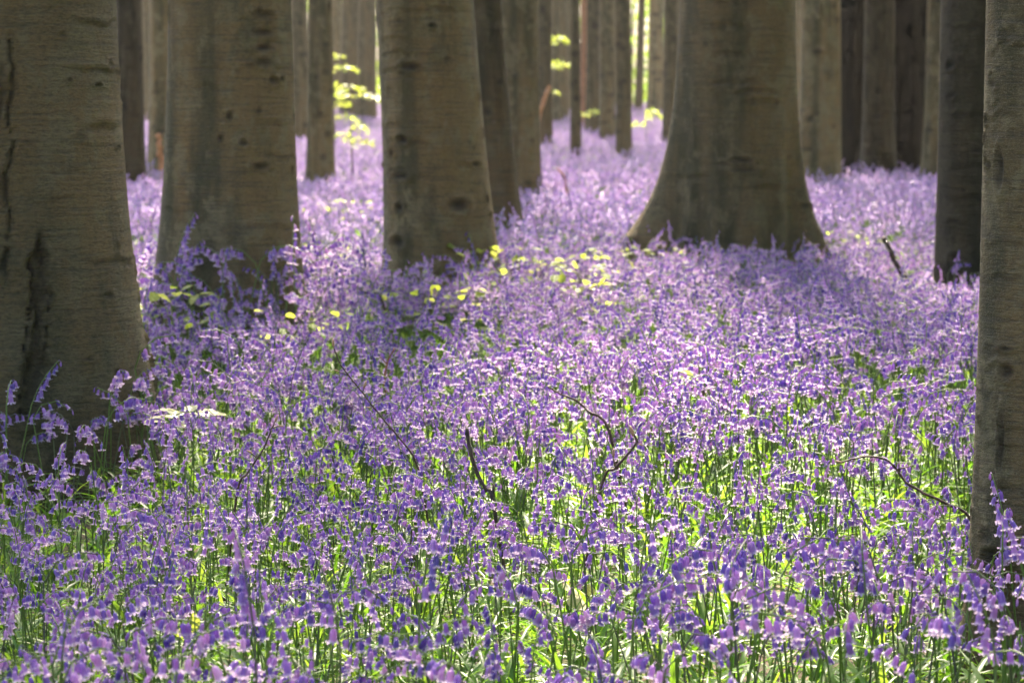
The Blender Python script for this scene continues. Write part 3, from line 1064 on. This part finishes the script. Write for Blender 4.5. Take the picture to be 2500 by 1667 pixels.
def twig(name, path, r0, r1, mat, label, up_end, buds=(), foot_first=False, sub=(), group=None, cat="twig"):
    """path: photo points; the lowest point stands on the ground, the others share or ramp its depth"""
    low = path[0] if foot_first else path[-1]
    base = at_height(low[0], low[1], up_end + (0.07 if up_end >= 0.1 else 0.03))
    root = empty(name, base)
    P3 = []
    for (px, py) in path:
        P3.append(at_depth(px, py, base.y) - base)
    if not foot_first:
        P3 = P3[::-1]
    # carry the stem down to the soil
    gz = float(ground_z(base.x, base.y)) - base.z
    d = (P3[0] - P3[1]).normalized()
    foot = P3[0] + Vector((d.x * 0.3 * abs(gz), 0.05, gz - 0.01))
    pts = [foot] + P3
    # smooth
    fine = []
    for i in range(len(pts) - 1):
        p0, p1, p2, p3 = pts[max(i - 1, 0)], pts[i], pts[i + 1], pts[min(i + 2, len(pts) - 1)]
        for k in range(4):
            t = k / 4
            fine.append(0.5 * ((2 * p1) + (p2 - p0) * t + (2 * p0 - 5 * p1 + 4 * p2 - p3) * t * t + (3 * p1 - p0 - 3 * p2 + p3) * t ** 3) + Vector((R.gauss(0, r0 * .15), R.gauss(0, r0), R.gauss(0, r0 * .15))))
    fine.append(pts[-1])
    mb = MB()
    m = len(fine)
    mb.tube(fine, [(r0 + (r1 - r0) * i / (m - 1)) * R.uniform(0.88, 1.15) for i in range(m)], 6)
    for pa in sub:
        q = [at_depth(x, y, base.y) - base for x, y in pa]
        mb.tube(q, [r1 * 1.0 + (0.0006 - r1) * i / len(q) for i in range(len(q))], 5)
    link("stem", mb.mesh("stem", [mat]), root)
    for bx, by, ax, ay, sc_ in buds:
        p = at_depth(bx, by, base.y) - base
        dv = Vector((ax, 0.2, -ay)).normalized()
        b = link("bud", BUD_ME, root, p - dv * 0.002, dv.to_track_quat('Z', 'Y').to_euler(), sc_)
    tag(root, label, cat, group)
    return root


GT = "bare twigs poking out of the flowers"
twig("twig", [(766, 796), (778, 830), (800, 862), (835, 905), (868, 948), (912, 1000), (962, 1082)], 0.0026, 0.0013, TWIG,
     "long reddish twig with buds rising left of the centre", 0.20, [(766, 796, -0.1, -1, 1.2), (776, 852, -1, -0.3, 0.7), (836, 890, 0.35, -1, 1.1), (850, 936, -1, -0.1, 0.7)], sub=[[(800, 862), (776, 852)], [(832, 902), (838, 888)], [(862, 940), (850, 936)]], group=GT)
twig("dead_stick", [(1072, 984), (1076, 1010), (1084, 1050), (1098, 1090), (1118, 1128), (1132, 1150)], 0.0042, 0.0046, DEAD,
     "thick broken dark stick standing up in the centre", 0.20, sub=[[(1132, 1140), (1134, 1112)]], group=GT)
twig("twig", [(1452, 994), (1463, 1014), (1440, 1044), (1412, 1076), (1384, 1108)], 0.0036, 0.0026, TWIG,
     "leaning budded twig right of the broken dark stick", 0.20, [(1454, 1000, -0.3, -1, 1.5), (1409, 1048, 0.0, -1, 1.2), (1468, 1020, 0.7, 0.3, 0.8)], sub=[[(1414, 1074), (1408, 1052)]], group=GT)
twig("twig", [(1932, 1062), (1966, 1052), (2000, 1048), (2036, 1056), (2058, 1076), (2080, 1106), (2120, 1130), (2170, 1156), (2236, 1204)], 0.0036, 0.0018, TWIG,
     "long arching twig bowing towards the slim right trunk", 0.16, [(1934, 1062, -1, -0.2, 1.0), (1962, 1056, -0.6, 0.7, 0.6)], sub=[[(2066, 1086), (2064, 1062)], [(2060, 1078), (2100, 1068)]], group=GT)
twig("twig", [(2028, 1230), (2052, 1265), (2080, 1300), (2100, 1318)], 0.0036, 0.0026, DEAD,
     "short dark twig slanting down below the arching twig", 0.05, group=GT)
twig("dead_stick", [(2030, 547), (2045, 574), (2056, 600), (2072, 628), (2084, 652)], 0.010, 0.013, DEAD,
     "dark stick leaning among flowers left of the dark grey right trunk", 0.22, group=GT)
twig("twig", [(1258, 886), (1282, 902), (1320, 918), (1350, 944), (1400, 992)], 0.0045, 0.0020, TWIG,
     "thin reddish twig sloping down right of centre", 0.22, sub=[[(1290, 905), (1296, 880)]], group=GT)
twig("twig", [(946, 1214), (944, 1250), (948, 1285), (942, 1318)], 0.0022, 0.0018, DEAD,
     "thin upright dark stalk below the centre", 0.10, sub=[[(946, 1272), (956, 1288)]], group=GT)
twig("twig", [(632, 968), (622, 990), (605, 1030), (570, 1085), (545, 1132)], 0.0030, 0.0016, TWIG,
     "budded twig leaning right in front of the cracked left trunk", 0.20, [(632, 968, 0.4, -1, 1.0), (640, 978, 1, 0.1, 0.8), (578, 1040, -1, -0.5, 0.9), (610, 1022, 1, 0.0, 0.6)], sub=[[(622, 984), (640, 978)], [(590, 1052), (578, 1040)]], group=GT)
twig("twig", [(906, 800), (892, 826), (886, 850), (882, 880), (888, 912)], 0.0052, 0.0022, RUST,
     "orange-red sprig standing among flowers below the leaning knot-hole trunk", 0.20, sub=[[(888, 836), (872, 818)], [(884, 870), (900, 852)]], group=GT)
twig("twig", [(818, 660), (848, 676), (878, 690)], 0.0035, 0.0030, DEAD,
     "short straight dark twig in front of the leaning knot-hole trunk's left foot", 0.26, group=GT)
twig("twig", [(1280, 388), (1296, 404), (1300, 432), (1306, 462)], 0.011, 0.007, RUST,
     "dark red withered sprig in the sea of flowers behind the middle", 0.24, sub=[[(1296, 410), (1284, 392)]], group=GT)
twig("twig", [(1186, 300), (1205, 350), (1222, 378), (1200, 404), (1188, 430)], 0.006, 0.004, ORANGE,
     "thin bent pale twig crossing the foot of a brown beech", 0.22, group=GT)
twig("broken_branch", [(1262, 200), (1252, 225), (1240, 262), (1232, 330)], 0.030, 0.034, ORANGE,
     "slanting orange broken branch beside the narrow dark beech", 0.26, cat="branch")
twig("broken_branch", [(363, 312), (366, 340), (370, 372), (376, 400)], 0.038, 0.030, ORANGE,
     "orange snapped stump left of the scarred broad trunk", 0.26, cat="branch")

# a rusty, half dead trunk in the far clearing
tr_ = Trunk(1334, 1354, 200, depth=66, ref_py=60)
tr_.flare = lambda th, z: 0.02 * np.exp(-z / 0.4) + 0 * th
tr_.build("beech_tree", "rusty red bare trunk strip in the far clearing", GM, 1.0, 24, 0.1, 0.03, crown=False, seed=98, mat=RUST)

LEAF_A = beech_leaf_mesh(LEAF, 0.062)
LEAF_P = beech_leaf_mesh(GLARE_LEAF, 0.075)


def seedling(px, py, n, spread, h, label, up=0.22, me=LEAF_A, scale=1.0, seed=0, flat=0.35, group="fresh seedlings among the flowers", name="beech_seedling"):
    r = random.Random(1000 + seed)
    p = at_height(px, py, up)
    gz = float(ground_z(p.x, p.y))
    root = empty(name, (p.x, p.y, gz))
    top = p.z - gz
    mb = MB()
    mb.tube([(0, 0, -0.02), (0.005, 0, top * 0.5), (0, 0.004, top * 0.97)], [0.0026, 0.0021, 0.0014], 5)
    att = []
    for k in range(n):
        a = r.uniform(0, 6.28)
        rad = spread * math.sqrt(r.random())
        q = Vector((rad * math.cos(a), rad * math.sin(a), top + r.uniform(-h, h * 0.6)))
        mb.tube([(0, 0, max(0.02, q.z - 0.04)), tuple(q * 0.6 + Vector((0, 0, 0.4 * (q.z - 0.02)))), tuple(q)], [0.0013, 0.0010, 0.0007], 3)
        att.append((q, a))
    link("stem", mb.mesh("stem", [TWIG if me is LEAF_A else STALK]), root)
    for q, a in att:
        link("leaf", me, root, q, (r.gauss(0, flat), r.gauss(0.15, flat), a + r.gauss(0, 0.6)), scale * r.uniform(0.75, 1.15))
    tag(root, label, "seedling", group)


SEEDS = [
    (1135, 600, 12, 0.16, 0.08, "yellow-green seedling touching the right foot of the knot-hole trunk", 0.30, 1.1),
    (1180, 615, 9, 0.18, 0.05, "yellow-green seedling just right of the knot-hole trunk's foot", 0.28, 1.0),
    (985, 688, 12, 0.20, 0.06, "green seedling in the flowers under the knot-hole trunk", 0.22, 1.1),
    (1080, 650, 9, 0.16, 0.05, "small seedling between flowers below the knot-hole trunk", 0.24, 1.0),
    (1322, 605, 10, 0.14, 0.07, "tall yellow-green seedling midway between knot-hole and buttressed trunks", 0.30, 1.0),
    (1335, 655, 10, 0.10, 0.10, "bright pale seedling glowing in the sunny middle", 0.27, 1.0),
    (372, 692, 12, 0.16, 0.06, "arching yellow-green seedling beside the cracked left trunk", 0.28, 1.2),
    (735, 585, 9, 0.20, 0.05, "low green seedling right of the scarred broad trunk", 0.18, 1.1),
    (1490, 590, 12, 0.24, 0.05, "green seedling at the left root of the buttressed trunk", 0.18, 1.1),
    (1545, 600, 10, 0.20, 0.05, "green seedling tucked in front of the buttressed trunk", 0.18, 1.1),
    (700, 745, 6, 0.12, 0.03, "small green seedling below the scarred broad trunk", 0.22, 0.9),
    (1616, 852, 3, 0.03, 0.02, "lone bright yellow leaf shoot right of centre", 0.24, 0.9),
    (1905, 560, 10, 0.24, 0.05, "green seedling right of the buttressed trunk", 0.16, 1.1),
    (800, 480, 10, 0.35, 0.08, "pale leafy seedling between the scarred and knot-hole trunks", 0.24, 1.4),
]
for i, (px, py, n_, spd, h_, lab, up, sc_) in enumerate(SEEDS):
    seedling(px, py, int(n_ * 3.2), spd * 1.35, h_ + 0.05, lab, up + 0.105, LEAF_A, sc_ * 0.78, i)
seedling(440, 952, 12, 0.09, 0.02, "flat spray of white sunlit leaves right of the cracked left trunk", 0.31, LEAF_P, 0.95, 31, 0.2, "pale sunlit leaf shoots")
seedling(450, 1452, 2, 0.012, 0.01, "single round yellow-green leaf low in the left front", 0.10, LEAF_A, 0.85, 32, 0.9, "pale sunlit leaf shoots")
seedling(1300, 1342, 3, 0.03, 0.015, "pale veined leaf pair low in the centre front", 0.13, LEAF_P, 0.75, 33, 0.8, "pale sunlit leaf shoots")
seedling(1428, 1342, 2, 0.02, 0.01, "smaller pale leaf pair right of the veined pair in the front", 0.14, LEAF_P, 0.6, 34, 0.8, "pale sunlit leaf shoots")
seedling(1352, 1362, 2, 0.02, 0.01, "yellow leaf shoot between the two pale leaf pairs in front", 0.12, LEAF_A, 0.7, 35, 0.8, "pale sunlit leaf shoots")

# young trees carrying flat leaf sprays in the back
def spray_mesh(seed, n=46, L=0.55):
    r = random.Random(seed)
    mb = MB()
    mb.tube([(0, 0, 0), (L * .5, 0, 0.03), (L, 0, 0.0)], [0.006, 0.004, 0.001], 4, 1)
    for k in range(n):
        t = r.random()
        p = Vector((L * t, r.gauss(0, 0.10 * (1.2 - t)), 0.03 * math.sin(3 * t) + r.gauss(0, 0.016)))
        s = r.uniform(0.03, 0.05)
        M = Euler((r.gauss(0, 0.35), r.gauss(0, 0.35), r.uniform(0, 6.3))).to_matrix()
        mb.add([p + M @ (Vector(w) * s) for w in ((-1, 0, 0), (-.2, -.6, .08), (.6, -.45, .06), (1, 0, 0), (.6, .45, .06), (-.2, .6, .08))], [(0, 1, 2, 3), (0, 3, 4, 5)], 0, r.uniform(0.05, 0.95))
    return mb.mesh("leaf_spray", [LEAF, TWIG], smooth=False)


SPRAYS = [spray_mesh(s) for s in range(4)]


def sapling(px, foot_py, up, sprays, label):
    p = at_height(px, foot_py, up)
    gz = float(ground_z(p.x, p.y))
    root = empty("beech_sapling", (p.x, p.y, gz))
    tops = [at_depth(a, b, p.y) for a, b, _, _ in sprays]
    ht = max(q.z for q in tops) - gz + 0.1
    mb = MB()
    mb.tube([(0, 0, -0.03), (0.02, 0, ht * 0.5), (0, 0, ht)], [0.014, 0.010, 0.005], 6)
    link("trunk", mb.mesh("trunk", [TWIG]), root)
    for k, ((a, b, az, sc_), q) in enumerate(zip(sprays, tops)):
        z = q.z - gz
        c = Vector((q.x - p.x, 0, z))
        d = Vector((1, 0, 0)) if c.x >= 0 else Vector((-1, 0, 0))
        s_ = link("leaf_spray", SPRAYS[k % 4], root, (0, 0, z), (0.12 if az == 0 else -0.15, 0.08, 0 if c.x >= 0 else math.pi))
        s_.scale = (max(0.4, abs(c.x) / 0.30),) * 1 + (sc_, sc_)
    tag(root, label, "sapling", "leafy saplings in the back")


sapling(768, 330, 0.26, [(800, 160, 0, 1.6), (806, 205, 1, 1.8), (830, 222, 0, 1.6), (790, 240, 1, 1.5), (800, 275, 0, 1.8), (770, 132, 1, 1.0)], "sapling with bright yellow leaf sprays left of the knot-hole trunk")
sapling(1262, 310, 0.26, [(1288, 92, 0, 1.8), (1286, 98, 1, 1.6), (1288, 150, 1, 1.8), (1280, 158, 0, 1.5), (1276, 215, 0, 1.2)], "sapling with three leaf sprays beside the narrow dark beech")
sapling(1352, 318, 0.26, [(1368, 262, 0, 1.6), (1330, 264, 1, 1.0)], "low sapling with one flat leaf spray in the far clearing")
sapling(1482, 330, 0.26, [(1502, 262, 0, 1.8), (1506, 270, 1, 1.5), (1464, 288, 0, 1.3)], "low sapling at the mouth of the bright green gap")
sapling(806, 420, 0.26, [(830, 300, 0, 1.5), (780, 318, 1, 1.3), (835, 330, 1, 1.4)], "pale low sapling spreading over flowers left of the knot-hole trunk")

# ------------------------------------------------------------------ ivy on the left trunk
def build_ivy():
    root = empty("ivy", (t1.x, t1.y, t1.z0))
    tag(root, "small green ivy shoot climbing the right foot of the cracked trunk", "ivy")

    from mathutils.bvhtree import BVHTree
    me_t = [c for c in t1.root.children if c.name.startswith("trunk")][0].data
    tree = BVHTree.FromPolygons([v.co for v in me_t.vertices], [tuple(p.vertices) for p in me_t.polygons])
    eye = Vector((0, 0, CAM_H)) - Vector((t1.x, t1.y, t1.z0))

    def on(px, py):
        for k in range(40):
            hit, nor, _, _ = tree.ray_cast(eye, pix_dir(px - k, py).normalized())
            if hit is not None:
                if nor.dot(eye - hit) < 0: nor = -nor
                return hit + nor * 0.003, nor
    path = [(352, 1010), (350, 960), (344, 935), (348, 905), (336, 885), (326, 870)]
    mb = MB()
    mb.tube([on(p[0] - 6, p[1])[0] for p in path], [0.002] * len(path), 4)
    link("stem", mb.mesh("stem", [TWIG]), root)
    lm = MB()
    o = [(0, 0), (-.25, .28), (-.1, .42), (-.42, .72), (-.12, .78), (0, 1.1), (.12, .78), (.42, .72), (.1, .42), (.25, .28)]
    lm.add([(x * 0.06, y * 0.05 - 0.01, 0.004 - abs(x) * 0.02) for x, y in o], [(0, 1, 2), (0, 2, 4), (2, 3, 4), (0, 4, 5), (0, 5, 6), (0, 6, 8), (6, 7, 8), (0, 8, 9)])
    me = lm.mesh("leaf", [IVY], smooth=False)
    r = random.Random(4)
    for px, py, sc_ in ((327, 878, .8), (338, 890, .9), (330, 896, .6), (347, 910, .8), (334, 912, .6), (343, 938, .85), (336, 946, .6), (352, 962, .7), (318, 872, .6)):
        p, a = on(px - 6, py)
        n_ = (a + Vector((0, -0.3, 0.35))).normalized()
        q = n_.to_track_quat('Z', 'Y').to_euler()
        l_ = link("leaf", me, root, p + n_ * 0.008, q, sc_ * 1.15)
        l_.rotation_euler.rotate_axis('Z', r.uniform(-1.2, 1.2) + math.pi)


build_ivy()

# ------------------------------------------------------------------ haze
if HAZE_DENSITY > 0:
    m = NT("haze")
    pv = m.n("ShaderNodeVolumePrincipled")
    pv.inputs["Color"].default_value = (0.95, 0.86, 0.74, 1)
    pv.inputs["Density"].default_value = HAZE_DENSITY
    pv.inputs["Anisotropy"].default_value = 0.5
    m.l(pv.outputs[0], m.out.inputs["Volume"])
    mb = MB()
    X0, X1, Y0, Y1, Z0, Z1 = -330, 330, -310, 430, -1.2, 34
    vs = [(x, y, z) for z in (Z0, Z1) for y in (Y0, Y1) for x in (X0, X1)]
    mb.add(vs, [(0, 2, 3, 1), (4, 5, 7, 6), (0, 1, 5, 4), (2, 6, 7, 3), (0, 4, 6, 2), (1, 3, 7, 5)])
    tag(link("haze", mb.mesh("haze", [m.mat], smooth=False)), "thin pale haze hanging between the trees", "haze", kind="stuff")
